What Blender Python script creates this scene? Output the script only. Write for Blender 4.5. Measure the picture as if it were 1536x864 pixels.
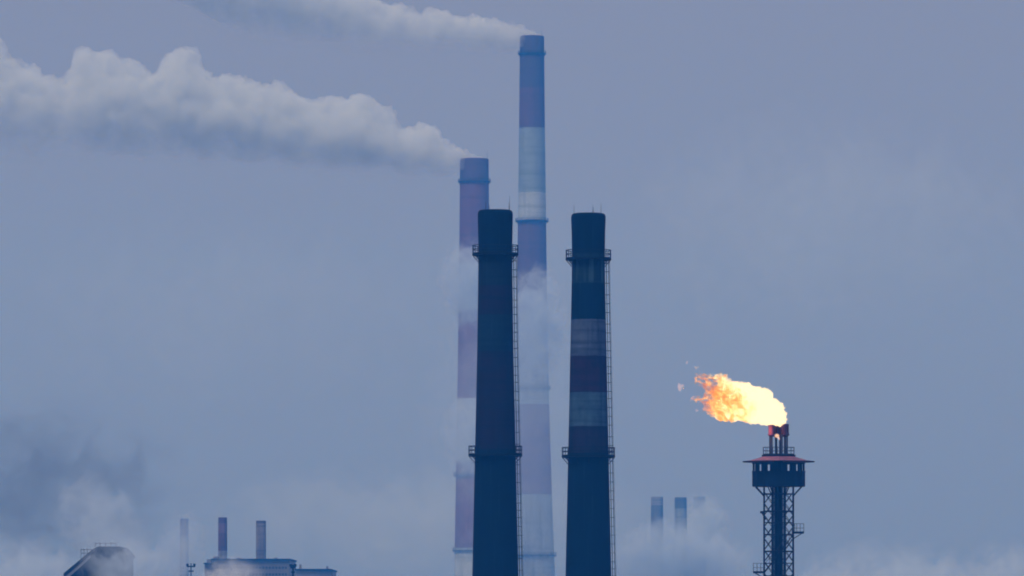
import bpy, bmesh, math, random
import numpy as np
from mathutils import Vector, Matrix, noise as mnoise

R = math.radians
sc = bpy.context.scene
for o in list(bpy.data.objects):
    bpy.data.objects.remove(o)

# ------------------------------------------------------------------ camera
CAM_H = 25.0                       # camera height above the plain (m)
K = 0.175 / 1536.0                 # metres per photo pixel per metre of distance
HZ = 930.0                         # photo row of the horizon (below the frame)
cam_d = bpy.data.cameras.new('camera')
cam = bpy.data.objects.new('camera', cam_d)
sc.collection.objects.link(cam)
cam.location = (0, 0, CAM_H)
cam.rotation_euler = (R(90), 0, 0)
cam_d.sensor_width = 36.0
cam_d.lens = 36.0 / 0.175
cam_d.shift_y = (HZ - 432.0) / 1536.0
cam_d.clip_start = 1.0
cam_d.clip_end = 60000.0
sc.camera = cam

# ------------------------------------------------------------------ world, sun, exposure
SUN_EL, SUN_AZ = 55.0, -150.0      # veiled sun high behind the camera, to the left
world = bpy.data.worlds.new('World')
sc.world = world
world.use_nodes = True
wn, wl = world.node_tree.nodes, world.node_tree.links
wn.clear()
w_out = wn.new('ShaderNodeOutputWorld')
w_bg = wn.new('ShaderNodeBackground')
w_sky = wn.new('ShaderNodeTexSky')
w_sky.sky_type = 'NISHITA'
w_sky.sun_disc = False
w_sky.sun_elevation = R(SUN_EL)
w_sky.sun_rotation = R(SUN_AZ)
w_sky.air_density = 1.0
w_sky.dust_density = 4.0
w_sky.ozone_density = 3.0
w_tc = wn.new('ShaderNodeTexCoord')
w_sep = wn.new('ShaderNodeSeparateXYZ')
w_max = wn.new('ShaderNodeMath'); w_max.operation = 'MAXIMUM'; w_max.inputs[1].default_value = 0.0
w_cie = wn.new('ShaderNodeMath'); w_cie.operation = 'MULTIPLY_ADD'   # overcast: brighter overhead
w_cie.inputs[1].default_value = 1.3; w_cie.inputs[2].default_value = 1.0
w_oc = wn.new('ShaderNodeVectorMath'); w_oc.operation = 'SCALE'
w_oc.inputs[0].default_value = (1.96, 2.06, 3.06)     # blue-grey overcast (x Background strength)
w_mix = wn.new('ShaderNodeMix'); w_mix.data_type = 'RGBA'; w_mix.inputs[0].default_value = 0.85
w_bg.inputs['Strength'].default_value = 0.1
wl.new(w_tc.outputs['Generated'], w_sep.inputs[0])
wl.new(w_sep.outputs['Z'], w_max.inputs[0])
wl.new(w_max.outputs[0], w_cie.inputs[0])
wl.new(w_cie.outputs[0], w_oc.inputs['Scale'])
wl.new(w_sky.outputs[0], w_mix.inputs[6])
wl.new(w_oc.outputs[0], w_mix.inputs[7])
wl.new(w_mix.outputs[2], w_bg.inputs['Color'])
wl.new(w_bg.outputs[0], w_out.inputs['Surface'])

sun_d = bpy.data.lights.new('sun', 'SUN')
sun_d.energy = 1.5
sun_d.angle = R(18)
sun_d.color = (1.0, 0.985, 0.96)
sun = bpy.data.objects.new('sun', sun_d)
sc.collection.objects.link(sun)
_sv = Vector((math.sin(R(SUN_AZ)) * math.cos(R(SUN_EL)), math.cos(R(SUN_AZ)) * math.cos(R(SUN_EL)), math.sin(R(SUN_EL))))
sun.rotation_euler = _sv.to_track_quat('Z', 'Y').to_euler()
sun.location = (0, 0, 800)

sc.render.engine = 'CYCLES'
sc.view_settings.view_transform = 'Standard'
sc.view_settings.look = 'None'
sc.view_settings.gamma = 1.0
sc.view_settings.exposure = 0.0
sc.view_settings.use_curve_mapping = False
cy = sc.cycles
cy.max_bounces = 8
cy.diffuse_bounces = 2
cy.glossy_bounces = 2
cy.volume_bounces = 5
cy.transparent_max_bounces = 96
cy.volume_step_rate = 1.0
cy.volume_max_steps = 512
cy.use_denoising = True
cy.filter_width = 1.9
sc.render.film_transparent = False

# ------------------------------------------------------------------ helpers
def PX(px, d): return (px - 768.0) * d * K
def PZ(py, d): return CAM_H + (HZ - py) * d * K
def PT(px, py, d): return Vector((PX(px, d), d, PZ(py, d)))

class MB:
    """collects boxes, bars and lathes; build() links them as one mesh object"""
    def __init__(s): s.v = []; s.f = []; s.m = []
    def add(s, vs, fs, mi=0):
        b = len(s.v); s.v += [tuple(p) for p in vs]; s.f += [tuple(i + b for i in q) for q in fs]; s.m += [mi] * len(fs)
    def box(s, c, e, rz=0.0, mi=0):
        x, y, z = e[0] / 2, e[1] / 2, e[2] / 2
        ca, sa = math.cos(rz), math.sin(rz)
        vs = []
        for dx, dy, dz in ((-x,-y,-z),(x,-y,-z),(x,y,-z),(-x,y,-z),(-x,-y,z),(x,-y,z),(x,y,z),(-x,y,z)):
            vs.append((c[0] + dx*ca - dy*sa, c[1] + dx*sa + dy*ca, c[2] + dz))
        s.add(vs, [(0,3,2,1),(4,5,6,7),(0,1,5,4),(1,2,6,5),(2,3,7,6),(3,0,4,7)], mi)
    def bar(s, a, b, r, n=6, r2=None, cap=True):
        a, b = Vector(a), Vector(b); d = (b - a)
        if d.length < 1e-6: return
        d.normalize()
        up = Vector((0,0,1)) if abs(d.z) < 0.95 else Vector((1,0,0))
        u = d.cross(up).normalized(); w = d.cross(u)
        r2 = r if r2 is None else r2
        vs = []
        for p, q in ((a, r), (b, r2)):
            for i in range(n):
                t = 2*math.pi*(i + 0.5)/n
                vs.append(p + u*math.cos(t)*q + w*math.sin(t)*q)
        fs = [(i, (i+1) % n, n + (i+1) % n, n + i) for i in range(n)]
        if cap: fs += [tuple(range(n))[::-1], tuple(range(n, 2*n))]
        s.add(vs, fs)
    def lathe(s, prof, n=48, c=(0,0), ph=0.0, close=False):
        vs = []; fs = []
        for r, z in prof:
            for i in range(n):
                t = 2*math.pi*i/n + ph
                vs.append((c[0] + r*math.cos(t), c[1] + r*math.sin(t), z))
        m = len(prof)
        for k in range(m if close else m - 1):
            k2 = (k + 1) % m
            for i in range(n):
                j = (i + 1) % n
                fs.append((k*n + i, k*n + j, k2*n + j, k2*n + i))
        s.add(vs, fs)
    def ring(s, r, z, t, n=32, c=(0,0)):
        s.lathe([(r-t, z-t), (r+t, z-t), (r+t, z+t), (r-t, z+t)], n, c, close=True)
    def mesh(s, name, mats, smooth=False):
        me = bpy.data.meshes.new(name)
        me.from_pydata(s.v, [], s.f)
        for m in (mats if isinstance(mats, (list, tuple)) else [mats]): me.materials.append(m)
        if any(s.m): me.polygons.foreach_set('material_index', s.m)
        bm = bmesh.new(); bm.from_mesh(me); bmesh.ops.recalc_face_normals(bm, faces=bm.faces); bm.to_mesh(me); bm.free()
        if smooth:
            me.polygons.foreach_set('use_smooth', [True]*len(me.polygons))
            me.set_sharp_from_angle(angle=R(35))
        me.update()
        return me
    def build(s, name, mats, parent=None, loc=(0,0,0), smooth=False):
        return link(name, s.mesh(name, mats, smooth), parent, loc)

def link(name, me, parent=None, loc=(0,0,0), rot=(0,0,0)):
    o = bpy.data.objects.new(name, me); sc.collection.objects.link(o)
    o.location = loc; o.rotation_euler = rot
    if parent is not None: o.parent = parent
    return o

def tag(o, label=None, cat=None, group=None, kind=None):
    if label: o['label'] = label
    if cat: o['category'] = cat
    if group: o['group'] = group
    if kind: o['kind'] = kind
    return o

def empty(name, loc, label=None, cat=None, group=None):
    o = bpy.data.objects.new(name, None); sc.collection.objects.link(o); o.location = loc
    o.empty_display_size = 1.0
    return tag(o, label, cat, group)

# ------------------------------------------------------------------ surface materials
def new_mat(name):
    m = bpy.data.materials.new(name); m.use_nodes = True
    m.node_tree.nodes.clear()
    return m, m.node_tree.nodes, m.node_tree.links

def nmath(N, L, op, a, b=None, c=None, clamp=False):
    n = N.new('ShaderNodeMath'); n.operation = op; n.use_clamp = clamp
    for i, x in enumerate((a, b, c)):
        if x is None: continue
        if isinstance(x, (int, float)): n.inputs[i].default_value = x
        else: L.new(x, n.inputs[i])
    return n.outputs[0]

def nmix(N, L, f, a, b, blend='MIX'):
    n = N.new('ShaderNodeMix'); n.data_type = 'RGBA'; n.blend_type = blend
    for i, x in ((0, f), (6, a), (7, b)):
        if isinstance(x, (int, float)): n.inputs[i].default_value = x
        elif isinstance(x, tuple): n.inputs[i].default_value = (*x, 1)
        else: L.new(x, n.inputs[i])
    return n.outputs[2]

def nrange(N, L, v, a, b, c=0.0, d=1.0, smooth=True):
    n = N.new('ShaderNodeMapRange'); n.interpolation_type = 'SMOOTHSTEP' if smooth else 'LINEAR'
    L.new(v, n.inputs[0])
    for i, x in zip((1, 2, 3, 4), (a, b, c, d)):
        if isinstance(x, (int, float)): n.inputs[i].default_value = x
        else: L.new(x, n.inputs[i])
    return n.outputs[0]

def nnoise(N, L, vec, scale, detail=4, rough=0.55, dist=0.0):
    n = N.new('ShaderNodeTexNoise'); n.inputs['Scale'].default_value = scale
    n.inputs['Detail'].default_value = detail; n.inputs['Roughness'].default_value = rough
    n.inputs['Distortion'].default_value = dist
    L.new(vec, n.inputs['Vector'])
    return n.outputs['Fac']

def nmap(N, L, vec, scale=(1,1,1), loc=(0,0,0)):
    n = N.new('ShaderNodeMapping'); L.new(vec, n.inputs[0])
    n.inputs['Scale'].default_value = scale; n.inputs['Location'].default_value = loc
    return n.outputs[0]

def paint_mat(name, col, rough=0.75, metal=0.0, var=0.25, scale=1.5, rust=0.0):
    m, N, L = new_mat(name)
    out = N.new('ShaderNodeOutputMaterial'); b = N.new('ShaderNodeBsdfPrincipled')
    tc = N.new('ShaderNodeTexCoord').outputs['Object']
    f = nnoise(N, L, nmap(N, L, tc, (1, 1, 0.35)), scale, 6, 0.6)
    f = nrange(N, L, f, 0.3, 0.7)
    lo = tuple(c*(1 - var) for c in col); hi = tuple(min(1, c*(1 + var)) for c in col)
    c = nmix(N, L, f, lo, hi)
    if rust:
        g = nnoise(N, L, nmap(N, L, tc, (2, 2, 0.5), (7, 3, 1)), scale*2, 6, 0.65)
        g = nrange(N, L, g, 0.55, 0.72, 0, rust)
        c = nmix(N, L, g, c, tuple(0.55*q + 0.45*w for q, w in zip(col, (0.05, 0.02, 0.015))))
    L.new(c, b.inputs['Base Color']); b.inputs['Roughness'].default_value = rough
    b.inputs['Metallic'].default_value = metal
    b.inputs['Specular IOR Level'].default_value = 0.1
    L.new(b.outputs[0], out.inputs[0])
    return m

def shaft_mat(name, height, bands, soot=(0.0004, 0.009, 0.022), streak=0.5, grime=0.3, drips=None, sc_=1.0, wash=0.22, liftc=0.25):
    """painted concrete shaft: bands = [(z_from_base, colour), ...] bottom to top; weathered, lift joints in relief"""
    m, N, L = new_mat(name)
    out = N.new('ShaderNodeOutputMaterial'); b = N.new('ShaderNodeBsdfPrincipled')
    tc = N.new('ShaderNodeTexCoord').outputs['Object']
    sep = N.new('ShaderNodeSeparateXYZ'); L.new(tc, sep.inputs[0])
    wob = nnoise(N, L, tc, 1.2/sc_, 3)
    z = nmath(N, L, 'ADD', sep.outputs['Z'], nmath(N, L, 'MULTIPLY', nmath(N, L, 'SUBTRACT', wob, 0.5), 0.25*sc_))
    zf = nmath(N, L, 'DIVIDE', z, height)
    cr = N.new('ShaderNodeValToRGB'); cr.color_ramp.interpolation = 'CONSTANT'
    L.new(zf, cr.inputs[0])
    el = cr.color_ramp.elements
    while len(el) > 1: el.remove(el[-1])
    el[0].position = 0.0; el[0].color = (*bands[0][1], 1)
    for zz, col in bands[1:]:
        e = el.new(min(1.0, max(0.0, zz/height))); e.color = (*col, 1)
    # angle-based vertical streaks of soot and rain wash
    st = nnoise(N, L, nmap(N, L, tc, (1.1/sc_, 1.1/sc_, 0.06/sc_)), 1.3, 6, 0.65)
    st = nrange(N, L, st, 0.42, 0.72, 0, streak)
    c = nmix(N, L, st, cr.outputs[0], soot)
    st2 = nnoise(N, L, nmap(N, L, tc, (1.6/sc_, 1.6/sc_, 0.05/sc_), (11, 4, 2)), 1.5, 5, 0.6)
    st2 = nrange(N, L, st2, 0.55, 0.8, 0, wash)
    c = nmix(N, L, st2, c, (0.04, 0.13, 0.2))
    gr = nnoise(N, L, nmap(N, L, tc, (0.35/sc_, 0.35/sc_, 0.2/sc_), (3, 9, 5)), 1.0, 7, 0.65)
    gr = nrange(N, L, gr, 0.4, 0.7, 0, grime)
    c = nmix(N, L, gr, c, soot)
    # patchy wear in horizontal lifts
    lift = nnoise(N, L, nmap(N, L, tc, (0.05/sc_, 0.05/sc_, 0.9/sc_), (5, 5, 0)), 1.2, 3, 0.6)
    lift = nrange(N, L, lift, 0.45, 0.68, 0, liftc)
    c = nmix(N, L, lift, c, soot)
    if drips:
        z0, z1, dens = drips
        da = nnoise(N, L, nmap(N, L, tc, (1, 1, 0.01)), dens, 2, 0.5)
        da = nrange(N, L, da, 0.47, 0.58)
        up = nrange(N, L, sep.outputs['Z'], z0, z0 + 0.6)
        dn = nrange(N, L, sep.outputs['Z'], z1 - 0.4, z1, 1.0, 0.0)
        da = nmath(N, L, 'MULTIPLY', nmath(N, L, 'MULTIPLY', da, up), dn)
        c = nmix(N, L, nmath(N, L, 'MULTIPLY', da, 0.5), c, (0.06, 0.13, 0.16))
    L.new(c, b.inputs['Base Color'])
    b.inputs['Roughness'].default_value = 0.88
    b.inputs['Specular IOR Level'].default_value = 0.06
    bu = N.new('ShaderNodeBump'); bu.inputs['Strength'].default_value = 0.5; bu.inputs['Distance'].default_value = 0.05*sc_
    w = N.new('ShaderNodeTexWave'); w.wave_type = 'BANDS'; w.bands_direction = 'Z'; w.wave_profile = 'SAW'
    w.inputs['Scale'].default_value = 0.13/sc_; w.inputs['Distortion'].default_value = 0.3
    L.new(tc, w.inputs['Vector'])
    hgt = nmath(N, L, 'ADD', nmath(N, L, 'MULTIPLY', w.outputs['Fac'], 0.5), nmath(N, L, 'MULTIPLY', gr, 0.8))
    L.new(hgt, bu.inputs['Height']); L.new(bu.outputs[0], b.inputs['Normal'])
    L.new(b.outputs[0], out.inputs[0])
    return m

STEEL = paint_mat('dark_painted_steel', (0.001, 0.007, 0.013), 0.7, 0.0, 0.3, 1.5, 0.3)
STEEL2 = paint_mat('weathered_steel', (0.03, 0.034, 0.04), 0.7, 0.0, 0.3, 1.5, 0.35)
REDSTEEL = paint_mat('red_oxide_steel', (0.065, 0.02, 0.035), 0.7, 0.0, 0.35, 2.0, 0.4)
ROOFMAT = paint_mat('red_painted_roof_sheet', (0.18, 0.08, 0.125), 0.65, 0.0, 0.3, 1.0, 0.35)
CABIN = paint_mat('dark_cabin_cladding', (0.0005, 0.008, 0.02), 0.75, 0.0, 0.3, 1.0, 0.2)
LINER = paint_mat('soot_liner', (0.008, 0.008, 0.009), 0.95, 0.0, 0.3, 1.0)

# ------------------------------------------------------------------ ground
def ground_mat():
    m, N, L = new_mat('works_yard_ground')
    out = N.new('ShaderNodeOutputMaterial'); b = N.new('ShaderNodeBsdfPrincipled')
    tc = N.new('ShaderNodeTexCoord').outputs['Object']
    f = nrange(N, L, nnoise(N, L, tc, 0.004, 8, 0.6), 0.4, 0.6)
    g = nrange(N, L, nnoise(N, L, tc, 0.05, 6, 0.6), 0.35, 0.65)
    c = nmix(N, L, f, (0.05, 0.052, 0.056), (0.11, 0.115, 0.125))
    c = nmix(N, L, nmath(N, L, 'MULTIPLY', g, 0.5), c, (0.2, 0.21, 0.23))
    L.new(c, b.inputs['Base Color']); b.inputs['Roughness'].default_value = 0.95
    L.new(b.outputs[0], out.inputs[0])
    return m
gx0, gx1, gy0, gy1 = -4500.0, 4500.0, -1500.0, 6200.0
gv = []; gf = []; GN = 60
for j in range(GN + 1):
    for i in range(GN + 1):
        x = gx0 + (gx1 - gx0)*i/GN; y = gy0 + (gy1 - gy0)*j/GN
        gv.append((x, y, 1.0*mnoise.noise(Vector((x*0.0006, y*0.0006, 3.1))) - 1.2))
for j in range(GN):
    for i in range(GN):
        a = j*(GN + 1) + i
        gf.append((a, a + 1, a + GN + 2, a + GN + 1))
gm = bpy.data.meshes.new('ground'); gm.from_pydata(gv, [], gf); gm.materials.append(ground_mat())
gm.polygons.foreach_set('use_smooth', [True]*len(gm.polygons))
ground = tag(link('ground', gm), kind='structure')

# ------------------------------------------------------------------ chimney builders
def railing_mesh(r, h, n, t, rails=(1.0, 0.55)):
    mb = MB()
    for q in rails: mb.ring(r, h*q, t*0.9, 40)
    mb.lathe([(r - t*0.4, 0.0), (r + t*0.4, 0.0), (r + t*0.4, h*0.14), (r - t*0.4, h*0.14)], 40, close=True)
    for i in range(n):
        a = 2*math.pi*(i + 0.25)/n
        mb.bar((r*math.cos(a), r*math.sin(a), 0), (r*math.cos(a), r*math.sin(a), h), t, 5)
    return mb

def platform(parent, z, r_in, r_out, rail_h, mat, nb=12, t=0.05, drop=0.9):
    mb = MB()
    mb.lathe([(r_in - 0.03, -0.06*drop), (r_out, -0.06*drop), (r_out, 0.06*drop), (r_in - 0.03, 0.06*drop)], 48, close=True)
    p = mb.build('platform', mat, parent, (0, 0, z))
    railing_mesh(r_out - t*1.2, rail_h, 16, t).build('railing', mat, p, (0, 0, 0.06*drop), smooth=False)
    b = MB()
    b.bar((r_in - 0.02, 0, -drop), (r_out - 0.08, 0, -0.08), t*1.1, 5)
    b.bar((r_in - 0.02, 0, -0.16*drop), (r_out - 0.06, 0, -0.16*drop), t*1.1, 5)
    bm_ = b.mesh('bracket', mat)
    for i in range(nb):
        link('bracket', bm_, p, (0, 0, 0), (0, 0, 2*math.pi*i/nb))
    return p

def caged_ladder(parent, prof, z0, z1, ang, mat, off=0.5, pitch=1.05, t=0.035, seed=1):
    """ladder with safety hoops that follows the taper of the shaft"""
    rnd = random.Random(seed)
    def rad(z):
        for (ra, za), (rb, zb) in zip(prof, prof[1:]):
            if za <= z <= zb or zb <= z <= za:
                f = (z - za)/(zb - za) if zb != za else 0
                return ra + (rb - ra)*f
        return prof[0][0]
    ca, sa = math.cos(ang), math.sin(ang)
    def P(z, o, s): return (ca*(rad(z) + o) - sa*s, sa*(rad(z) + o) + ca*s, z)
    root = MB(); zs = np.linspace(z0, z1, 14)
    for s in (-0.22, 0.22):
        for a, b in zip(zs, zs[1:]): root.bar(P(a, 0.18, s), P(b, 0.18, s), t, 4)
    z = z0
    while z < z1:
        root.bar(P(z, 0.18, -0.22), P(z, 0.18, 0.22), t*0.7, 4); z += 0.35
    lad = root.build('ladder', mat, parent)
    cg = MB()
    for s, o in ((0.0, 0.18 + off), (-0.26, 0.18 + off*0.7), (0.26, 0.18 + off*0.7)):
        for a, b in zip(zs, zs[1:]): cg.bar(P(a, o, s), P(b, o, s), t*0.85, 4)
    cg.build('cage_bar', mat, lad)
    hp = MB(); m_ = 10
    pts = [(0.18 + off*math.sin(math.pi*i/m_), 0.3*math.cos(math.pi*i/m_), 0) for i in range(m_ + 1)]
    for a, b in zip(pts, pts[1:]): hp.bar(a, b, t, 4)
    hp.bar((-0.02, 0.22, 0), (0.2, 0.22, 0), t, 4); hp.bar((-0.02, -0.22, 0), (0.2, -0.22, 0), t, 4)
    hm = hp.mesh('hoop', mat)
    z = z0 + 0.5
    while z < z1:
        h = link('hoop', hm, lad, (ca*rad(z), sa*rad(z), z), (0, 0, ang))
        z += pitch*rnd.choice((0.8, 1.0, 1.0, 1.3))
    return lad

def make_chimney(name, px, d, outline, base_py_half, label, mat_fn, seg=64, wall=0.35, rods=(), lip=0.42, cat='chimney'):
    """outline: [(photo row, half width px)] top to bottom; the shaft is a hollow tapered lathe standing on the ground"""
    base_z = -1.5
    top_z = PZ(outline[0][0], d)
    root = empty(name, (PX(px, d), d, base_z), label, cat)
    prof = []
    for py, hw in outline: prof.append((hw*d*K, PZ(py, d) - base_z))
    prof.append((base_py_half*d*K, 0.0))
    H = prof[0][1]
    r0 = prof[0][0]
    full = [(prof[-1][0]*0.9, -0.5)] + prof[::-1]
    full = full[1:-1] + [(r0, H - lip), (r0 - lip*0.08, H - lip*0.62), (r0 - lip*0.29, H - lip*0.29), (r0 - lip*0.62, H - lip*0.08), (r0 - lip, H), (r0 - lip - wall, H), (r0 - lip - wall, H - r0*3.0)]
    mb = MB(); mb.lathe(full, seg)
    n = len(mb.v); last = list(range(n - seg, n)); mb.f.append(tuple(last)); mb.m.append(0)
    sh = mb.build('shaft', mat_fn(H), root, smooth=True)
    for a, hgt, rr in rods:
        q = MB(); x, y = (r0 - lip*0.8)*math.cos(a), (r0 - lip*0.8)*math.sin(a)
        q.bar((x, y, H - 0.05), (x, y, H + hgt), rr, 5, rr*0.5); q.build('lightning_rod', STEEL2, root)
    return root, prof, H, base_z

def rad_at(prof, z):
    for (ra, za), (rb, zb) in zip(prof, prof[1:]):
        if zb <= z <= za: return ra + (rb - ra)*(z - za)/(zb - za) if za != zb else ra
    return prof[-1][0]

DN = 720.0
NAVY = (0.0004, 0.010, 0.026)
# --- near chimney by the pair (dark, faint red bands)
def mA(H):
    z = lambda py: PZ(py, DN) + 1.5
    return shaft_mat('sooty_chimney_paint', H, [(0, NAVY), (z(676), (0.013, 0.008, 0.021)), (z(632), (0.013, 0.009, 0.02)), (z(531), (0.007, 0.024, 0.04)),
                     (z(474), (0.012, 0.008, 0.02)), (z(432), (0.006, 0.016, 0.026)), (z(380), NAVY)], streak=0.35, grime=0.5, wash=0.24, liftc=0.5)
rootA, profA, HA, bA = make_chimney('chimney', 743.0, DN,
    [(315, 26.2), (322, 26.4), (345, 25.9), (378, 25.3), (430, 25.9), (531, 27.3), (600, 28.8), (680, 30.6), (864, 34.6)], 42.0,
    'dark sooty chimney left of the pair in front, its bands almost black', mA,
    rods=((0.4, 1.0, 0.03), (2.0, 0.8, 0.03), (4.0, 1.0, 0.03), (-0.25, 1.7, 0.03)))
def mB(H):
    z = lambda py: PZ(py, DN + 6) + 1.5
    return shaft_mat('banded_chimney_paint', H, [(0, NAVY), (z(681), (0.018, 0.012, 0.022)), (z(643), (0.052, 0.105, 0.165)), (z(589), (0.026, 0.010, 0.026)),
                     (z(535.5), (0.085, 0.115, 0.19)), (z(483), NAVY), (z(428), (0.01, 0.028, 0.038)), (z(385), NAVY)],
                     streak=0.42, grime=0.55, drips=(z(427), z(384), 1.5), wash=0.24, liftc=0.5)
rootB, profB, HB, bB = make_chimney('chimney', 882.6, DN + 6,
    [(320, 25.8), (327, 26.0), (350, 25.2), (386, 24.6), (440, 25.4), (536, 27.4), (600, 28.6), (684, 30.4), (864, 34.4)], 42.0,
    'dark chimney with two pale grey bands, right of the pair in front', mB,
    rods=((3.0, 1.1, 0.03), (1.2, 0.9, 0.03), (0.5, 1.3, 0.03), (5.0, 0.9, 0.03)))
for root, prof, b_, d_, ps, sd in ((rootA, profA, bA, DN, ((382, 34.8), (683, 40.6)), 3), (rootB, profB, bB, DN + 6, ((389, 34.4), (685, 40.2)), 5)):
    for py, hw in ps:
        z = PZ(py, d_) - b_
        platform(root, z, rad_at(prof, z), hw*d_*K, 1.06, STEEL, 12, 0.045, 0.95)
    zt = PZ(ps[0][0], d_) - b_
    caged_ladder(root, prof, 2.2, zt, R(-6), STEEL, off=0.42, pitch=1.1, t=0.035, seed=sd)

# --- two tall far chimneys
DF = 2900.0
RED = (0.25, 0.09, 0.095); WHT = (0.46, 0.52, 0.56)
def mD(H):
    z = lambda py: PZ(py, DF) + 1.5
    return shaft_mat('striped_tall_chimney_paint', H, [(0, WHT), (z(745), RED), (z(608), WHT), (z(465), (0.14, 0.07, 0.085)), (z(331), WHT), (z(290), (0.27, 0.34, 0.39)),
                     (z(193), (0.13, 0.065, 0.075)), (z(135), (0.09, 0.06, 0.07))], soot=(0.05, 0.05, 0.055), streak=0.28, grime=0.22, sc_=3.5, wash=0.12)
rootD, profD, HD, bD = make_chimney('tall_chimney', 798.0, DF,
    [(54, 18.2), (80, 18.4), (193, 19.4), (331, 21.2), (470, 22.8), (608, 25.8), (745, 30.0), (864, 34.6)], 41.0,
    'tallest red and white striped chimney rising far behind the dark pair', mD, wall=0.8, lip=0.6,
    rods=((0.5, 3.0, 0.09), (2.5, 3.0, 0.09)))
def mC(H):
    z = lambda py: PZ(py, DF - 60) + 1.5
    return shaft_mat('striped_hazy_chimney_paint', H, [(0, WHT), (z(824), (0.20, 0.09, 0.11)), (z(692), WHT), (z(600), (0.20, 0.09, 0.11)), (z(465), WHT),
                     (z(398), (0.17, 0.075, 0.10)), (z(272), (0.11, 0.065, 0.085))], soot=(0.05, 0.05, 0.055), streak=0.28, grime=0.22, sc_=3.5, wash=0.12)
rootC, profC, HC, bC = make_chimney('tall_chimney', 711.5, DF - 60,
    [(238, 21.5), (270, 21.7), (400, 22.8), (600, 25.6), (864, 30.2)], 35.0,
    'shorter far red and white chimney half hidden behind the dark left chimney', mC, wall=0.8, lip=0.6,
    rods=((0.3, 4.0, 0.09), (2.7, 3.0, 0.09)))
for root, prof, b_, d_, ps in ((rootD, profD, bD, DF, ((81, 21.2), (332, 25.0), (583, 28.2), (833, 37.0))), (rootC, profC, bC, DF - 60, ((273, 24.6), (713, 31.5), (826, 33.0)))):
    for py, hw in ps:
        z = PZ(py, d_) - b_
        platform(root, z, rad_at(prof, z), hw*d_*K, 1.3, STEEL2, 16, 0.08, 1.2)

# --- small hazy chimneys on the skyline
def small_chimney(px, d, top, hw, hwb, label, bands, soot=(0.03, 0.03, 0.035)):
    def mm(H):
        z = lambda py: PZ(py, d) + 1.5
        return shaft_mat('small_stack_paint', H, [(0 if i == 0 else z(py), c) for i, (py, c) in enumerate(bands)], soot=soot, streak=0.5, sc_=2.0)
    root, prof, H, b_ = make_chimney('small_chimney', px, d, [(top, hw), (864, (hw + hwb)/2)], hwb, label, mm, seg=40, wall=0.3, lip=0.2)
    z = H - 2.0
    mb = MB(); mb.ring(rad_at(prof, z) + 0.02, z, 0.09, 40); mb.ring(rad_at(prof, z) + 0.02, z - 9, 0.09, 40); mb.build('stiffening_ring', STEEL2, root)
    return root
small_chimney(276.5, 3300, 778, 6.2, 7.5, 'faintest of three small chimneys on the left skyline, almost lost in haze', [(0, (0.35, 0.36, 0.36)), (805, (0.16, 0.12, 0.14))])
small_chimney(334.0, 2150, 776, 6.6, 7.6, 'small dark red chimney at the left end of the flat roof', [(0, (0.3, 0.3, 0.3)), (827, (0.13, 0.055, 0.07)), (800, (0.17, 0.09, 0.11)), (784, (0.09, 0.045, 0.06))])
small_chimney(391.5, 2150, 781, 7.4, 8.2, 'small grey chimney standing over the middle of the flat roof', [(0, (0.21, 0.19, 0.2)), (786, (0.08, 0.06, 0.08))])
small_chimney(985.5, 3300, 745, 9.0, 11.0, 'hazy grey chimney with a long dark middle band, right of the dark pair', [(0, (0.27, 0.31, 0.35)), (796, (0.13, 0.13, 0.14)), (758, (0.26, 0.27, 0.28))])
small_chimney(1021.0, 3300, 746, 9.0, 11.0, 'hazy pale chimney with a short dark cap, right of the dark pair', [(0, (0.25, 0.29, 0.33)), (763, (0.12, 0.125, 0.125))])
small_chimney(1049.0, 3900, 745, 8.6, 10.5, 'palest chimney of the hazy three, nearest the flare tower', [(0, (0.40, 0.44, 0.48)), (765, (0.33, 0.37, 0.41))])

# ------------------------------------------------------------------ flare tower
DT = 740.0
S = DT*K                                # metres per photo pixel at the tower
TX = 1168.0
base = -1.5
tower = empty('flare_tower', (PX(TX, DT), DT, base), 'dark lattice flare tower with round cabin and red conical roof', 'tower')
def tz(py): return PZ(py, DT) - base
def tx(px): return (px - TX)*S
RO = 23.6*S
ang8 = [R(22.5 + 45*i) for i in range(8)]
def leg_xy(i, r=RO): return (r*math.cos(ang8[i % 8]), r*math.sin(ang8[i % 8]))
z_cab = tz(730)
for i in range(8):
    x, y = leg_xy(i)
    mb = MB(); mb.bar((x, y, 0), (x, y, z_cab), 0.085, 6); mb.build('column', STEEL, tower)
LV = 17.4*S
levels = []
z = tz(738)
while z > 1: levels.append(z); z -= LV
brace_cache = {}
low = MB()
for k in range(len(levels) - 1):
    za, zb = levels[k + 1], levels[k]
    for i in range(8):
        a, b = leg_xy(i), leg_xy(i + 1)
        for (p, q) in (((*a, za), (*b, zb)), ((*b, za), (*a, zb))):
            if k < 9:
                mb = MB(); mb.bar(p, q, 0.042, 4); mb.build('brace', STEEL, tower)
            else: low.bar(p, q, 0.042, 4)
tag(low.build('lower_bracing', STEEL, tower), kind='stuff')
for py, r in ((741, .075), (767, .09), (784, .05), (802, .08), (827, .09), (845, .05), (864, .07), (900, .08), (960, .08), (1020, .08), (1080, .08), (1140, .08)):
    mb = MB()
    for i in range(8): mb.bar((*leg_xy(i), tz(py)), (*leg_xy(i + 1), tz(py)), r, 5)
    mb.build('ring_beam', STEEL, tower)
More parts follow.
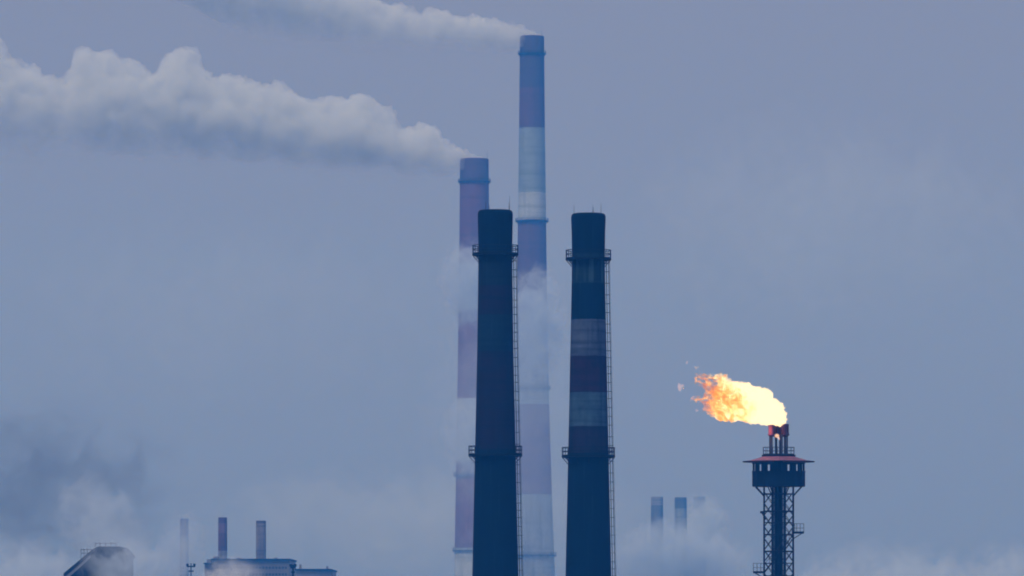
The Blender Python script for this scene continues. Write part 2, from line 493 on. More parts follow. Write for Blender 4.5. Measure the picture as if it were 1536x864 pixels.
# risers and lift shaft in the core
for x, y, r in ((-3.6, 4, 3.0), (3.4, -3, 2.9), (0.0, 9, 2.4), (6.0, 10, 1.0), (-6.3, -8, 0.9)):
    mb = MB(); mb.bar((x*S, y*S, 0), (x*S, y*S, tz(684)), r*S, 14); mb.build('riser_pipe', STEEL, tower, smooth=True)
for py in range(748, 1200, 18):
    mb = MB(); mb.box((0, 0.3, tz(py)), (15*S, 20*S, 0.1)); 
    if py < 880: mb.build('pipe_clamp', STEEL, tower)
# cabin: wall below, open gallery of posts under the roof
RC = 39.8*S
NW = 16
zc0, zc1, zr = tz(730), tz(706.5), tz(694.5)
mb = MB(); mb.lathe([(0.3, zc0), (RC, zc0), (RC, zc0 + 0.12), (0.3, zc0 + 0.12)], NW, ph=math.pi/NW, close=True); mb.build('cabin_floor', CABIN, tower)
cw = 2*RC*math.tan(math.pi/NW)
pm = MB()
pm.box((0, 0, (zc1 - zc0)/2), (0.06, cw*0.985, zc1 - zc0 - 0.13))
pm.box((0.05, 0, zc1 - zc0 - 0.1), (0.06, cw*0.985, 0.12))
pmesh = pm.mesh('wall_panel', CABIN)
apo = RC*math.cos(math.pi/NW)
for i in range(NW):
    a = 2*math.pi*i/NW
    link('wall_panel', pmesh, tower, (apo*math.cos(a), apo*math.sin(a), zc0), (0, 0, a))
# posts leave slits between them
hp_ = zr - zc1 + 0.1
wide = MB(); wide.box((0, 0, hp_/2), (0.08, cw*0.52, hp_)); wide.box((0, 0, hp_ - 0.08), (0.1, cw*0.99, 0.16)); widem = wide.mesh('gallery_panel', CABIN)
for i in range(NW):
    a = 2*math.pi*(i + 0.5)/NW
    rr = apo*0.985
    link('gallery_panel', widem, tower, (rr*math.cos(a), rr*math.sin(a), zc1 - 0.05), (0, 0, a))
mb = MB()
mb.lathe([(9.5*S, zc1 - 1.2), (9.5*S, zr)], 8, ph=R(22.5)); mb.build('core_casing', CABIN, tower)
# struts that carry the cabin
for i in range(8):
    a = leg_xy(i); b = leg_xy(i, RC*0.93)
    mb = MB(); mb.bar((*a, tz(744)), (*b, zc0 - 0.02), 0.075, 5); mb.build('cabin_strut', STEEL, tower)
# roof: segmented shallow cone with raised seams
RR = 54.0*S; RT = 24.5*S
zt_, ze = tz(684.5), tz(692.0)
def roof_r(f): return RR + (RT - RR)*f
NR = 16
for i in range(NR):
    a0, a1 = 2*math.pi*i/NR + 0.006, 2*math.pi*(i + 1)/NR - 0.006
    pr = [(RR, ze), (RR*0.78, ze + (zt_ - ze)*0.22), (RR*0.6, ze + (zt_ - ze)*0.58), (RT*0.96, zt_)]
    vs = []
    for r, z in pr:
        for a in (a0, (a0 + a1)/2, a1): vs.append((r*math.cos(a), r*math.sin(a), z))
    top = len(vs)
    vs += [(x, y, z - 0.07) for x, y, z in vs[:]]
    fs = []
    for k in range(3):
        for j in range(2):
            q = (k*3 + j, k*3 + j + 1, k*3 + j + 4, k*3 + j + 3)
            fs.append(q); fs.append(tuple(t + top for t in q[::-1]))
    edge = [0, 1, 2, 5, 8, 11, 10, 9, 6, 3]
    for u, v in zip(edge, edge[1:] + edge[:1]): fs.append((u, v, v + top, u + top))
    mb = MB(); mb.add(vs, fs); mb.build('roof_panel', ROOFMAT, tower)
mb = MB(); mb.ring(RR - 0.05, ze - 0.05, 0.06, 48); mb.build('eaves_rim', STEEL, tower)
mb = MB(); mb.lathe([(RT, zt_ - 0.1), (RT + 0.08, zt_ + 0.05), (RT + 0.08, zt_ + 0.18), (0.1, zt_ + 0.18)], 32); mb.build('roof_deck', STEEL, tower)
mb = railing_mesh(RT - 0.08, 0.95, 14, 0.028); mb.build('railing', STEEL2, tower, (0, 0, zt_ + 0.18))
# burners
for px, y, r, top, lab in ((1157.0, -0.35, 5.2, 637.5, None), (1164.5, 0.75, 5.0, 637.0, None), (1177.5, 0.05, 6.6, 636.0, None), (1171, 1.1, 4.6, 638.5, None)):
    x = tx(px)
    r *= 0.88; b = MB(); zz = tz(top); zb = tz(652.5)
    b.lathe([(r*S*0.55, zb - 0.25), (r*S*1.16, zb - 0.02), (r*S*1.16, zb + 0.12), (r*S, zb + 0.16), (r*S, zz), (r*S*0.84, zz), (r*S*0.84, zz - 0.9)], 20, (x, y))
    bo = b.build('burner', REDSTEEL, tower, smooth=True)
    p = MB(); p.bar((x, y, zt_ + 0.1), (x, y, zb - 0.1), min(r, 3.0)*S*0.62, 12); p.build('burner_pipe', STEEL2, bo, smooth=True)
for px, y in ((1155.2, 0.5), (1180.4, -0.6), (1172.5, -0.9)):
    p = MB(); p.bar((tx(px), y, zt_ + 0.1), (tx(px), y, tz(651)), 1.35*S, 8); p.build('pilot_pipe', STEEL2, tower, smooth=True)
# stair landings
def landing(px0, px1, py, side, y=-0.1, rail=True):
    a, b = tx(px0), tx(px1)
    z = tz(py); w = abs(b - a); cx = (a + b)/2
    mb = MB(); mb.box((cx, y, z), (w, 1.7, 0.12)); mb.box((cx, y - 0.8, z - 0.12), (w, 0.08, 0.16)); mb.box((cx, y + 0.8, z - 0.12), (w, 0.08, 0.16))
    inner = a if side > 0 else b; outer = b if side > 0 else a
    mb.bar((inner - side*0.15, y - 0.8, z - 1.0), (outer - side*0.2, y - 0.8, z - 0.15), 0.045, 5)
    mb.bar((inner - side*0.15, y + 0.8, z - 1.0), (outer - side*0.2, y + 0.8, z - 0.15), 0.045, 5)
    ld = mb.build('landing', STEEL, tower)
    if not rail: return
    rl = MB()
    for yy in (y - 0.82, y + 0.82):
        for f in np.linspace(0.05, 1, 4):
            x = inner + (outer - inner)*f; rl.bar((x, yy, z), (x, yy, z + 1.05), 0.024, 4)
        for h in (0.5, 1.05): rl.bar((inner, yy, z + h), (outer, yy, z + h), 0.024, 4)
    for h in (0.5, 1.05): rl.bar((outer, y - 0.82, z + h), (outer, y + 0.82, z + h), 0.024, 4)
    rl.build('railing', STEEL2, ld)
landing(1189, 1205.5, 798, 1)
landing(1130, 1147.5, 857.5, -1)
landing(1140.5, 1147, 767.5, -1, rail=False)
def flight(p0, p1, n):
    p0, p1 = Vector(p0), Vector(p1)
    mb = MB()
    for o in (-0.35, 0.35):
        mb.bar(p0 + Vector((0, o, 0)), p1 + Vector((0, o, 0)), 0.06, 5)
    st = mb.build('stair', STEEL, tower)
    hr = MB()
    for o in (-0.38, 0.38):
        hr.bar(p0 + Vector((0, o, 0.95)), p1 + Vector((0, o, 0.95)), 0.024, 4)
        for f in np.linspace(0, 1, 5):
            q = p0.lerp(p1, f) + Vector((0, o, 0)); hr.bar(q, q + Vector((0, 0, 0.95)), 0.02, 4)
    hr.build('handrail', STEEL2, st)
    tm = MB(); tm.box((0, 0, 0), (0.24, 0.7, 0.04)); tmm = tm.mesh('tread', STEEL)
    for i in range(n):
        link('tread', tmm, st, p0.lerp(p1, (i + 0.5)/n))
yf = -RO - 0.25
flight((tx(1192), -0.2, tz(798)), (tx(1174), yf, tz(823)), 9)
flight((tx(1174), yf, tz(823)), (tx(1147), -0.4, tz(857)), 12)
flight((tx(1190), 0.5, tz(797)), (tx(1189.5), 0.3, tz(770)), 9)

# ------------------------------------------------------------------ buildings at the foot of the frame
def slab(name, pts, d0, d1, mat, parent, dref):
    """prism: outline in photo px at distance dref, extruded in depth"""
    mb = MB(); n = len(pts)
    f = [(PX(x, dref), d0, PZ(y, dref)) for x, y in pts]; b = [(x, d1, z) for x, _, z in f]
    mb.add(f + b, [tuple(range(n))[::-1], tuple(range(n, 2*n))] + [(i, (i+1) % n, n + (i+1) % n, n + i) for i in range(n)])
    o = mb.build(name, mat, parent)
    return o
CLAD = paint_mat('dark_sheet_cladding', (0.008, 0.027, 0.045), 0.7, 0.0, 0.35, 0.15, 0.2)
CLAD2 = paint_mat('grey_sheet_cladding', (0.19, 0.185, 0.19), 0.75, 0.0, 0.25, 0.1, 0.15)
ROOFD = paint_mat('tar_roof', (0.012, 0.02, 0.03), 0.85, 0.0, 0.3, 0.3)
PALE = paint_mat('pale_trim', (0.30, 0.33, 0.36), 0.7, 0.0, 0.2, 0.5)
GLASS = paint_mat('dull_window_glass', (0.03, 0.035, 0.04), 0.15, 0.0, 0.2, 0.5)
D1 = 1050.0
gpy = HZ + (CAM_H + 1.3)/(D1*K)
house = empty('transfer_house', (PX(150, D1), D1, -1.3), 'dark sheet-clad works building with a sloping left roof, wrapped in steam', 'building')
def under(o, par):
    o.parent = par; o.matrix_parent_inverse = Matrix.Translation(-Vector(par.location)); return o
w = slab('wall', [(100, 864), (147, 823.5), (178, 823.5), (188, 835.5), (189, gpy), (100, gpy)], D1, D1 + 22, CLAD, None, D1); under(w, house)
r1 = slab('roof', [(96, 860), (139, 824.5), (139, 828.5), (96, 864.5)], D1 - 1.2, D1 + 23, ROOFD, None, D1); under(r1, house)
r2 = slab('roof', [(139.3, 824.5), (147, 820), (180, 820), (190, 832), (190, 836), (178, 824), (147, 824), (139.3, 828.5)], D1 - 1.2, D1 + 23, ROOFD, None, D1); under(r2, house)
fa = slab('fascia', [(98, 864.8), (136, 832.5), (136, 836.5), (98, 871)], D1 - 0.9, D1 - 0.2, PALE, None, D1); under(fa, house)
gb = slab('roof_hatch', [(121.5, 838), (121.5, 826), (138, 826), (138, 825)], D1 + 4, D1 + 8, CLAD2, None, D1)
bpy.data.objects.remove(gb)
rk = MB()
for px in (121.5, 126, 131, 137, 143, 150, 158, 166, 174):
    rk.bar(PT(px, 843 if px < 140 else 821, D1 + 2), PT(px, 823.5 if px < 140 else 813.5, D1 + 2), 0.06, 4)
for py in (824.5, 830): rk.bar(PT(121.5, py, D1 + 2), PT(143, py, D1 + 2), 0.06, 4)
rk.bar(PT(143, 815, D1 + 2), PT(174, 815, D1 + 2), 0.05, 4)
under(rk.build('roof_railing', STEEL2), house)
for j in range(3):
    for i in range(5):
        x0 = 112 + i*15; y0 = 885 + j*30
        under(slab('window', [(x0, y0 + 14), (x0 + 8, y0 + 14), (x0 + 8, y0), (x0, y0)], D1 - 0.12, D1 + 0.05, GLASS, None, D1), house)

D2 = 2050.0
gpy2 = HZ + (CAM_H + 1.4)/(D2*K)
hall = empty('boiler_hall', (PX(382, D2), D2, -1.4), 'long flat-roofed hazy hall beneath the small chimneys', 'building')
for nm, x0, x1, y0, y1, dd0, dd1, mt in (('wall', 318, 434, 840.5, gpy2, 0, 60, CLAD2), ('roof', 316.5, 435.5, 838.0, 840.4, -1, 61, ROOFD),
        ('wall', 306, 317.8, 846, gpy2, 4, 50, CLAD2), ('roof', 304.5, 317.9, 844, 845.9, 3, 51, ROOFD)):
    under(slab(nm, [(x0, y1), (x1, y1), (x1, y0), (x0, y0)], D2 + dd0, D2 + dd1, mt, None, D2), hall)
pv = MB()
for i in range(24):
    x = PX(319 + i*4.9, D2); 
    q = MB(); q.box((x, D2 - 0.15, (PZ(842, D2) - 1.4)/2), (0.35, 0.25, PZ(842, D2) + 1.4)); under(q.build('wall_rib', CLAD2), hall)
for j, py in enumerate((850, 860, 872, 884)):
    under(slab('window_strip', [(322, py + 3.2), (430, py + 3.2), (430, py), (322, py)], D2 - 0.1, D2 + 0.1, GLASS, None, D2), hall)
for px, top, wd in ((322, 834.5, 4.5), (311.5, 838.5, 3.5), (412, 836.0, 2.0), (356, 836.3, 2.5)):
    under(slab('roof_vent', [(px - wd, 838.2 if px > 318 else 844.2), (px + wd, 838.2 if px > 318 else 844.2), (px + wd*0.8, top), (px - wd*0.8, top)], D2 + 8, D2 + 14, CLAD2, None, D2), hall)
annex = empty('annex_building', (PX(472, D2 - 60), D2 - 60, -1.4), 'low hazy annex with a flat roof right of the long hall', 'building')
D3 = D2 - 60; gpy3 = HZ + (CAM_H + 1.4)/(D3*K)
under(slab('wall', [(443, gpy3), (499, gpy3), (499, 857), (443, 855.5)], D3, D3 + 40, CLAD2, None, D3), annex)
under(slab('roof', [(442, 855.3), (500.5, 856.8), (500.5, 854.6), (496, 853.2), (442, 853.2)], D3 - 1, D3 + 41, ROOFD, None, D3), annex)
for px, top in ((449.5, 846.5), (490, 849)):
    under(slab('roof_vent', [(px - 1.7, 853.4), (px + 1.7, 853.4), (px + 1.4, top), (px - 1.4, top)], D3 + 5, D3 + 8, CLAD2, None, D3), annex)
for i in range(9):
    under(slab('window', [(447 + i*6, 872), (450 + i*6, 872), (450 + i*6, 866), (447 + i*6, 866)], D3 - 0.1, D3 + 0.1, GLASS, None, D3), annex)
def mast(px, d, top, hw, label, arms):
    root = empty('lamp_mast', (PX(px, d), d, -1.3), label, 'mast')
    mb = MB(); H = PZ(top, d) + 1.3; r = hw*d*K
    mb.bar((0, 0, 0), (0, 0, H), r*1.5, 8, r*0.8); mb.build('pole', STEEL, root)
    mb = MB()
    for z, w in arms: mb.box((0, 0, H - z), (w, 0.3, 0.35))
    mb.build('crossarm', STEEL, root)
    for s in (-1, 1):
        mb = MB(); mb.box((s*arms[0][1]*0.4, -0.2, H - arms[0][0] + 0.45), (0.6, 0.5, 0.55)); mb.build('lamp_head', STEEL, root)
mast(439.5, 1250, 847, 1.7, 'dark thin mast between the long hall and its annex', ((0.6, 1.2), (1.6, 0.8)))
mast(286.5, 1500, 845, 1.0, 'dark thin mast in the steam left of the long hall', ((0.8, 2.2), (2.0, 1.3)))
# ------------------------------------------------------------------ steam, smoke and flame (volumes in real closed hulls)
def hull_from_polygon(name, poly, d, n, rmin, rmax, vox, seed, depth=0.6, noise_amp=0.0, noise_scale=1.0):
    """fills an outline (photo px at distance d) with balls that touch its edge, then fuses them into one closed billowing hull"""
    rnd = random.Random(seed)
    P = [(PX(x, d), PZ(y, d)) for x, y in poly]
    xs = [p[0] for p in P]; zs = [p[1] for p in P]
    def inside(x, z):
        c = False; j = len(P) - 1
        for i in range(len(P)):
            xi, zi = P[i]; xj, zj = P[j]
            if (zi > z) != (zj > z) and x < (xj - xi)*(z - zi)/(zj - zi) + xi: c = not c
            j = i
        return c
    def dist(x, z):
        m = 1e9
        for i in range(len(P)):
            ax, az = P[i]; bx, bz = P[(i + 1) % len(P)]
            dx, dz = bx - ax, bz - az; q = dx*dx + dz*dz
            t = 0 if q == 0 else max(0, min(1, ((x - ax)*dx + (z - az)*dz)/q))
            m = min(m, math.hypot(x - ax - t*dx, z - az - t*dz))
        return m
    tb = bmesh.new(); bmesh.ops.create_icosphere(tb, subdivisions=2, radius=1.0)
    uv_ = np.array([v.co[:] for v in tb.verts]); uf_ = [tuple(v.index for v in f.verts) for f in tb.faces]; tb.free()
    V_ = []; F_ = []; k = 0; tries = 0
    s = d*K
    while k < n and tries < n*60:
        tries += 1
        x, z = rnd.uniform(min(xs), max(xs)), rnd.uniform(min(zs), max(zs))
        if not inside(x, z): continue
        r = dist(x, z)
        if r < rmin*s: continue
        R_ = r
        r = min(r, rmax*s*rnd.uniform(0.5, 1.0))
        y = d + rnd.uniform(-1, 1)*depth*max(R_ - r*0.5, 0.2*R_)
        t_ = rnd.uniform(0, 6.3); c_, s_ = math.cos(t_), math.sin(t_)
        b_ = len(V_)*len(uv_)
        V_.append(uv_ @ np.array(((c_, s_, 0), (-s_, c_, 0), (0, 0, 1)))*r + np.array((x, y, z)))
        F_ += [(i + b_, j + b_, l + b_) for i, j, l in uf_]
        k += 1
    me = bpy.data.meshes.new(name); me.from_pydata(np.concatenate(V_).tolist(), [], F_)
    o = bpy.data.objects.new(name, me); sc.collection.objects.link(o)
    md = o.modifiers.new('remesh', 'REMESH'); md.mode = 'VOXEL'; md.voxel_size = vox
    sm = o.modifiers.new('smooth', 'SMOOTH'); sm.factor = 0.5; sm.iterations = 2
    dg = bpy.context.evaluated_depsgraph_get()
    me2 = bpy.data.meshes.new_from_object(o.evaluated_get(dg)); me2.name = name
    bpy.data.objects.remove(o); bpy.data.meshes.remove(me)
    if noise_amp:
        nv = len(me2.vertices)
        co = np.empty(nv*3); me2.vertices.foreach_get('co', co); co = co.reshape(-1, 3)
        no = np.empty(nv*3); me2.vertices.foreach_get('normal', no); no = no.reshape(-1, 3)
        for i in range(nv):
            v = Vector(co[i]*noise_scale)
            q = 0.6*abs(mnoise.noise(v)) + 0.45*abs(mnoise.noise(v*2.1)) + 0.3*abs(mnoise.noise(v*4.3)) - 0.3
            co[i] += no[i]*q*noise_amp
        me2.vertices.foreach_set('co', co.ravel())
    me2.polygons.foreach_set('use_smooth', [True]*len(me2.polygons)); me2.update()
    return me2

def place_hull(me, name, origin, mat, label, cat, rot_y=0.0, group=None, kind=None):
    """put the object's origin (and axis) at the source of the plume so the density field can follow it"""
    M = Matrix.Translation(origin) @ Matrix.Rotation(rot_y, 4, 'Y')
    me.transform(M.inverted())
    me.materials.clear(); me.materials.append(mat)
    o = link(name, me); o.matrix_world = M
    return tag(o, label, cat, group, kind)

def vol_out(N, L, shader, m, step=1.0):
    out = N.new('ShaderNodeOutputMaterial'); L.new(shader, out.inputs['Volume'])
    m.cycles.volume_step_rate = step
    return m

def steam_mat(name, dens, length, r0, r1, nscale, lo=-0.9, hi=0.1, col=(0.925, 0.965, 1.0), fade=1.0, nlo=0.36, nhi=0.6, aniso=0.0, step=1.0, start=0.0):
    """steam: density follows the plume axis (-X), thick on the lit top, thinning to the underside, broken by turbulence"""
    m, N, L = new_mat(name)
    tc = N.new('ShaderNodeTexCoord').outputs['Object']
    sep = N.new('ShaderNodeSeparateXYZ'); L.new(tc, sep.inputs[0])
    s = nmath(N, L, 'DIVIDE', nmath(N, L, 'MULTIPLY', sep.outputs['X'], -1.0), length, clamp=True)
    rad = nmath(N, L, 'MULTIPLY_ADD', s, r1 - r0, r0)
    u = nmath(N, L, 'DIVIDE', sep.outputs['Z'], rad)
    nz = nnoise(N, L, tc, nscale, 5, 0.6, 0.4)
    u2 = nmath(N, L, 'ADD', u, nmath(N, L, 'MULTIPLY', nmath(N, L, 'SUBTRACT', nz, 0.5), 1.6))
    prof = nrange(N, L, u2, lo, hi)
    thin = nmath(N, L, 'MULTIPLY_ADD', s, fade - 1.0, 1.0)
    nn = nnoise(N, L, nmap(N, L, tc, (1, 1, 1), (3, 7, 1)), nscale*2.2, 4, 0.6)
    brk = nrange(N, L, nn, nlo, nhi, 0.25, 1.0)
    dd = nmath(N, L, 'MULTIPLY', nmath(N, L, 'MULTIPLY', prof, thin), nmath(N, L, 'MULTIPLY', brk, dens))
    if start:
        dd = nmath(N, L, 'MULTIPLY', dd, nrange(N, L, nmath(N, L, 'MULTIPLY', sep.outputs['X'], -1.0), -start*0.3, start, 0.25, 1.0))
    v = N.new('ShaderNodeVolumePrincipled'); v.inputs['Color'].default_value = (*col, 1)
    v.inputs['Anisotropy'].default_value = aniso
    L.new(dd, v.inputs['Density'])
    return vol_out(N, L, v.outputs[0], m, step)

def puff_mat(name, dens, half, nscale, col=(0.82, 0.91, 1.0), lo=0.0, hi=0.7, amp=0.9, step=1.0, absorb=(0, 0, 0)):
    """loose steam: density falls off from the middle to the hull, torn by turbulence"""
    m, N, L = new_mat(name)
    tc = N.new('ShaderNodeTexCoord').outputs['Object']
    q = nmap(N, L, tc, tuple(1.0/h for h in half))
    ln = N.new('ShaderNodeVectorMath'); ln.operation = 'LENGTH'; L.new(q, ln.inputs[0])
    nz = nnoise(N, L, tc, nscale, 7, 0.64, 0.9)
    f = nmath(N, L, 'SUBTRACT', 1.0, ln.outputs['Value'])
    core = nrange(N, L, f, 0.0, 0.35)
    f = nmath(N, L, 'ADD', f, nmath(N, L, 'MULTIPLY', nmath(N, L, 'SUBTRACT', nz, 0.5), amp*2))
    f = nmath(N, L, 'MULTIPLY', nrange(N, L, f, lo, hi), core)
    v = N.new('ShaderNodeVolumePrincipled'); v.inputs['Color'].default_value = (*col, 1)
    v.inputs['Absorption Color'].default_value = (*absorb, 1)
    L.new(nmath(N, L, 'MULTIPLY', f, dens), v.inputs['Density'])
    return vol_out(N, L, v.outputs[0], m, step)

def puff(px, py, d, hx, hz, label, name='steam_cloud', cat='steam', dens=0.02, fpx=45.0, hy=None, seed=0, tilt=0.0, **kw):
    """a lumpy closed cloud hull, half sizes in photo px at its distance"""
    s = d*K
    hy = hy or max(min(hx, hz), 0.5*max(hx, hz))
    half = (hx*s, hy*s, hz*s); nscale = 1.0/(fpx*s)
    bm = bmesh.new(); bmesh.ops.create_icosphere(bm, subdivisions=4, radius=1.0)
    for v in bm.verts:
        n_ = v.co.normalized()
        q = 1.0 + 0.16*mnoise.noise(n_*2.0 + Vector((seed, 0, 0))) + 0.07*mnoise.noise(n_*5.0 + Vector((0, seed, 0)))
        v.co = Vector((n_.x*half[0]*q, n_.y*half[1]*q, n_.z*half[2]*q))
    me = bpy.data.meshes.new(name); bm.to_mesh(me); bm.free()
    me.polygons.foreach_set('use_smooth', [True]*len(me.polygons))
    me.materials.append(puff_mat(name + '_vapour', dens, half, nscale, **kw))
    o = link(name, me, None, PT(px, py, d), (0, R(tilt), 0))
    return tag(o, label, cat)

# main plume from the shorter far chimney
dC = DF - 60
polyC = [(726, 240), (712, 229), (690, 221), (664, 203), (655, 188), (640, 184), (622, 186), (604, 193), (598, 180), (592, 168), (582, 156), (570, 155), (556, 146),
         (545, 145), (537, 139), (529, 142), (520, 149), (508, 142), (497, 138), (488, 146), (478, 152), (462, 148), (445, 140), (432, 127), (420, 124), (406, 130),
         (395, 125), (386, 118), (374, 122), (362, 112), (345, 108), (330, 112), (318, 115), (308, 104), (303, 84), (296, 71), (280, 68), (262, 71), (248, 84), (236, 104),
         (228, 112), (222, 104), (212, 93), (200, 88), (186, 88), (176, 80), (164, 72), (150, 76), (134, 72), (118, 70), (108, 82), (104, 100), (94, 116), (80, 116),
         (66, 112), (60, 100), (48, 96), (34, 92), (22, 90), (12, 84), (6, 66), (-6, 50), (-30, 40), (-70, 60), (-100, 120), (-80, 200), (-30, 238), (60, 240), (160, 236),
         (260, 236), (340, 242), (420, 250), (480, 262), (530, 272), (580, 278), (620, 272), (660, 266), (700, 260), (726, 254)]
meC = hull_from_polygon('steam_plume', polyC, dC, 2600, 2.0, 34.0, 0.9, 11, 0.75, 5.5, 0.11)
ax = math.atan2(92, 700)
place_hull(meC, 'steam_plume', PT(702, 243, dC), steam_mat('white_steam', 0.19, 700*dC*K, 24*dC*K, 84*dC*K, 0.045, -1.15, 0.45, fade=0.75, step=0.35),
           'long white steam plume drifting left from the shorter far chimney', 'steam plume', rot_y=ax)
# plume from the tallest chimney
polyD = [(812, 54), (800, 46), (786, 42), (774, 36), (758, 34), (742, 26), (726, 28), (712, 20), (696, 24), (680, 22), (664, 14), (650, 12), (636, 18), (624, 16), (612, 8), (600, 4),
         (588, 8), (574, 4), (560, -4), (540, -14), (510, -30), (470, -50), (400, -80), (300, -110), (200, -110), (190, -60), (220, -20), (280, 10), (340, 40), (400, 60), (460, 70), (520, 76), (580, 82), (640, 84), (700, 84), (750, 82), (790, 76), (812, 68)]
meD = hull_from_polygon('steam_plume', polyD, DF, 2000, 2.0, 30.0, 0.9, 23, 0.75, 4.5, 0.11)
place_hull(meD, 'steam_plume', PT(796, 60, DF), steam_mat('thin_white_steam', 0.19, 600*DF*K, 20*DF*K, 85*DF*K, 0.05, -1.2, 0.4, fade=0.8, step=0.35),
           'thinner white steam plume trailing left from the tallest chimney', 'steam plume', rot_y=math.atan2(95, 600))

# loose steam in front of the far chimneys
VEIL = (0.755, 0.845, 0.98)
puff(706, 428, 2760, 58, 84, 'pale steam veiling the middle of the shorter far chimney', dens=0.13, fpx=24, seed=1, hi=0.8, amp=1.7, col=VEIL)
puff(803, 492, 2780, 56, 112, 'pale steam veiling the middle of the tallest chimney', dens=0.15, fpx=24, seed=2, hi=0.8, amp=1.7, col=VEIL)
puff(706, 655, 2760, 52, 84, 'pale steam low in front of the shorter far chimney', dens=0.10, fpx=24, seed=3, amp=1.7, col=VEIL)
puff(330, 470, 3500, 420, 190, 'very faint broad fog patch in the sky left of the chimneys', name='fog_patch', cat='fog', dens=0.003, fpx=90, seed=20, hy=200, amp=1.3, hi=1.0)
puff(1240, 330, 3600, 380, 210, 'very faint broad fog patch in the sky right of the chimneys', name='fog_patch', cat='fog', dens=0.006, fpx=90, seed=21, hy=200, amp=1.3, hi=1.0)
puff(640, 780, 3300, 420, 110, 'faint low fog bank behind the chimneys along the bottom', name='fog_patch', cat='fog', dens=0.012, fpx=90, seed=22, hy=150, amp=1.3, hi=1.0)
puff(765, 650, 2680, 170, 300, 'broad soft mist curtain fading the lower halves of both far chimneys', name='fog_patch', cat='fog', dens=0.021, fpx=60, seed=24, hy=110, amp=0.8, hi=0.9, col=(0.72, 0.82, 0.97))
# smoke and steam drifting over the works at left
puff(50, 730, 1700, 270, 165, 'dark blue smoke bank hanging above the works at far left', name='smoke_bank', cat='smoke', dens=0.05, fpx=46, seed=4, hi=1.2, col=(0.32, 0.40, 0.52), amp=2.0, hy=120)
puff(150, 790, 1300, 74, 118, 'pale steam column rising off the sloping-roofed works building', dens=0.12, fpx=32, seed=5, tilt=-28, hy=60, amp=1.5, hi=0.9)
puff(30, 868, 1200, 120, 85, 'pale steam bank low at the left edge', dens=0.15, fpx=38, seed=6, hy=60, amp=1.5, hi=0.9)
puff(188, 852, 1000, 84, 74, 'pale steam bank right of the sloping-roofed works building', dens=0.2, fpx=30, seed=7, hy=50, amp=1.5, hi=0.9)
puff(345, 872, 1700, 60, 50, 'bright steam puff in front of the long hall', dens=0.16, fpx=32, seed=8, hy=40, amp=1.4, hi=0.8, col=(0.95, 0.97, 1.0))
puff(275, 820, 2300, 46, 70, 'thin pale mist hiding the faintest small chimney at left', dens=0.08, fpx=40, seed=14, hy=40, amp=1.2, col=VEIL)
puff(1015, 846, 2900, 130, 84, 'pale mist hiding the feet of the hazy small chimneys', dens=0.14, fpx=34, seed=9, hy=60, amp=0.9, col=VEIL)
puff(1054, 790, 3500, 48, 62, 'thin mist over the palest of the hazy small chimneys', dens=0.12, fpx=30, seed=15, hy=40, amp=1.2, col=VEIL)
puff(1340, 890, 1600, 200, 95, 'pale steam bank low at right beyond the flare tower', dens=0.1, fpx=45, seed=10, hy=80, amp=1.5, hi=0.9)
puff(1515, 868, 1500, 95, 70, 'small pale steam puff at the right edge', dens=0.12, fpx=38, seed=12, hy=60, amp=1.5, hi=0.9)

# flame
def flame_mat(length):
    m, N, L = new_mat('flame')
    tc = N.new('ShaderNodeTexCoord').outputs['Object']
    sep = N.new('ShaderNodeSeparateXYZ'); L.new(tc, sep.inputs[0])
    s = nmath(N, L, 'DIVIDE', nmath(N, L, 'MULTIPLY', sep.outputs['X'], -1.0), length)
    nz = nnoise(N, L, tc, 0.75, 7, 0.66, 1.6)
    n2 = nnoise(N, L, nmap(N, L, tc, (1, 1, 1), (9, 2, 4)), 1.3, 5, 0.62, 0.8)
    # cool with distance from the burners and towards the ragged lower edge
    t = nmath(N, L, 'ADD', nmath(N, L, 'MULTIPLY', nrange(N, L, s, 0.45, 1.0), 0.30), nmath(N, L, 'MULTIPLY', nmath(N, L, 'SUBTRACT', nz, 0.5), nrange(N, L, s, 0.25, 0.8, 0.9, 2.6)))
    low = nrange(N, L, nmath(N, L, 'MULTIPLY_ADD', s, -2.4, sep.outputs['Z']), -0.2, 1.4, 0.3, 0.0)
    t = nmath(N, L, 'ADD', t, nmath(N, L, 'MULTIPLY', low, nrange(N, L, s, 0.15, 0.5)), clamp=True)
    cr = N.new('ShaderNodeValToRGB'); L.new(t, cr.inputs[0])
    el = cr.color_ramp.elements
    el[0].position = 0.16; el[0].color = (1.0, 0.80, 0.50, 1)
    el[1].position = 0.85; el[1].color = (0.5, 0.11, 0.02, 1)
    e = el.new(0.32); e.color = (1.0, 0.62, 0.18, 1)
    e = el.new(0.52); e.color = (0.85, 0.30, 0.03, 1)
    n2 = nnoise(N, L, nmap(N, L, tc, (0.55, 1, 1), (9, 2, 4)), 1.5, 6, 0.62, 1.0)
    thr = nrange(N, L, s, 0.25, 1.05, 0.12, 0.54)
    dens = nmath(N, L, 'MULTIPLY', nrange(N, L, n2, thr, nmath(N, L, 'ADD', thr, 0.14)), 3.4)
    em = N.new('ShaderNodeEmission'); L.new(cr.outputs[0], em.inputs[0])
    L.new(nmath(N, L, 'MULTIPLY', dens, 1.55), em.inputs[1])
    ab = N.new('ShaderNodeVolumeAbsorption'); ab.inputs[0].default_value = (0, 0, 0, 1); L.new(dens, ab.inputs[1])
    ad = N.new('ShaderNodeAddShader'); L.new(em.outputs[0], ad.inputs[0]); L.new(ab.outputs[0], ad.inputs[1])
    return vol_out(N, L, ad.outputs[0], m, 0.25)
def z4(x, y): return (1000 + x/4.32, 520 + y/4.32)
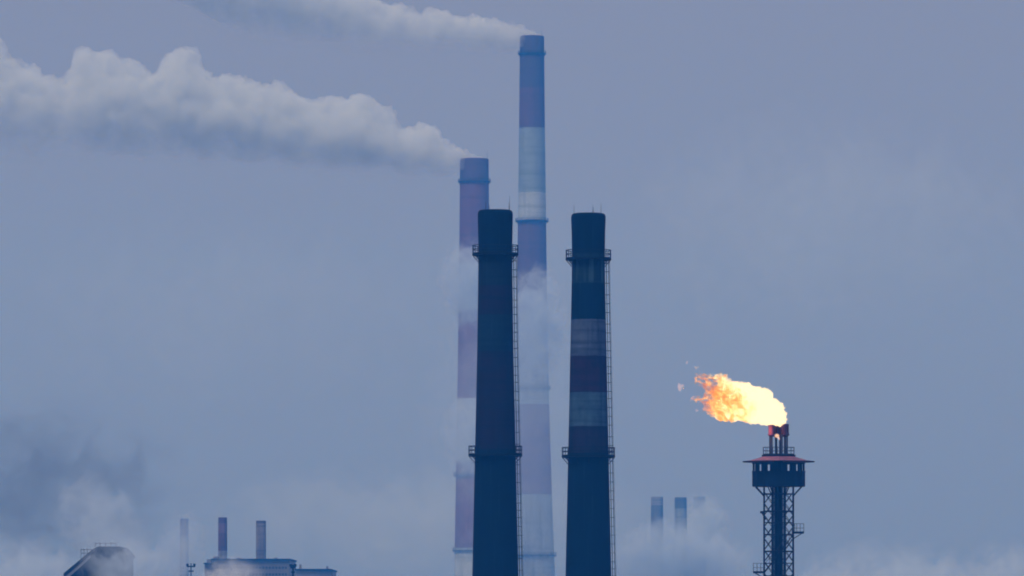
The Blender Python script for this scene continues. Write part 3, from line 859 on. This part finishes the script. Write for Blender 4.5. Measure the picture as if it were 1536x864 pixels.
polyF = [z4(*p) for p in ((778,500),(776,450),(765,400),(745,365),(715,340),(688,340),(690,300),(665,280),(625,266),(590,262),(560,248),(530,234),(495,232),(470,242),(440,226),(410,216),
         (395,188),(372,180),(340,178),(290,178),(250,176),(228,166),(206,140),(184,116),(164,118),(164,134),(188,156),(190,186),(172,204),(198,240),(246,282),(232,300),(196,308),(160,326),(152,346),(186,364),(232,372),(226,396),(250,425),
         (272,450),(310,462),(345,482),(380,490),(410,478),(450,480),(500,488),(530,500),(580,500),(640,508),(690,516),(740,508))]
meF = hull_from_polygon('flame', polyF, DT, 2600, 0.5, 9.0, 0.085, 5, 0.85, 0.85, 1.3)
fl = place_hull(meF, 'flame', PT(1174, 636, DT), flame_mat(132*S), 'bright yellow and orange gas flame blowing left from the flare burners', 'flame', rot_y=math.atan2(40, 120))
def wisp(poly, seed):
    me = hull_from_polygon('flame', [z4(*p) for p in poly], DT, 60, 0.3, 3.0, 0.07, seed, 0.4)
    m, N, L = new_mat('flame_wisp')
    em = N.new('ShaderNodeEmission'); em.inputs[0].default_value = (1.0, 0.5, 0.3, 1); em.inputs[1].default_value = 0.7
    me.materials.append(vol_out(N, L, em.outputs[0], m)) 
    me.transform(fl.matrix_world.inverted())
    o = link('flame_lick', me, fl)
    return o
wisp(((68,262),(72,235),(85,228),(92,245),(108,238),(118,250),(104,272),(88,298),(76,290)), 1)
wisp(((122,108),(125,92),(135,88),(144,98),(136,112),(128,120)), 2)
wisp(((180,412),(186,402),(200,404),(212,410),(206,420),(192,424)), 3)
wisp(((146,352),(160,325),(176,312),(188,322),(172,338),(156,356)), 4)
# pilot flame between the burners and its light
meP = hull_from_polygon('pilot_flame', [(1160, 656), (1162, 651), (1166, 650), (1169, 653), (1170, 660), (1168, 663), (1166, 658), (1163, 657)], DT, 50, 0.4, 3.0, 0.08, 8, 0.5)
m, N, L = new_mat('pilot_flame')
em = N.new('ShaderNodeEmission'); em.inputs[0].default_value = (1.0, 0.6, 0.36, 1); em.inputs[1].default_value = 2.5
meP.materials.append(vol_out(N, L, em.outputs[0], m))
meP.transform(Matrix.Translation((0, -0.75, 0)))
meP.transform(fl.matrix_world.inverted()); link('pilot_flame', meP, fl)
ld = bpy.data.lights.new('flame_light', 'POINT'); ld.energy = 260; ld.color = (1.0, 0.45, 0.3); ld.shadow_soft_size = 0.5
lo = bpy.data.objects.new('flame_light', ld); sc.collection.objects.link(lo); lo.location = PT(1150, 646, DT) + Vector((0, -1.2, 0))

# ------------------------------------------------------------------ haze
hz = MB(); hz.box(((gx0 + gx1)/2, (gy0 + gy1)/2, 205.0 - 3.5), (gx1 - gx0 + 40, gy1 - gy0 + 40, 410.0 + 0.0))
m, N, L = new_mat('haze')
v = N.new('ShaderNodeVolumePrincipled')
v.inputs['Color'].default_value = (0.035, 0.33, 1.0, 1)
v.inputs['Absorption Color'].default_value = (1, 1, 1, 1)
v.inputs['Density'].default_value = 0.00031
out = N.new('ShaderNodeOutputMaterial'); L.new(v.outputs[0], out.inputs['Volume'])
m.cycles.homogeneous_volume = True
haze = hz.build('haze', m)
tag(haze, 'thin blue haze lying over the whole works', None, None, 'stuff')
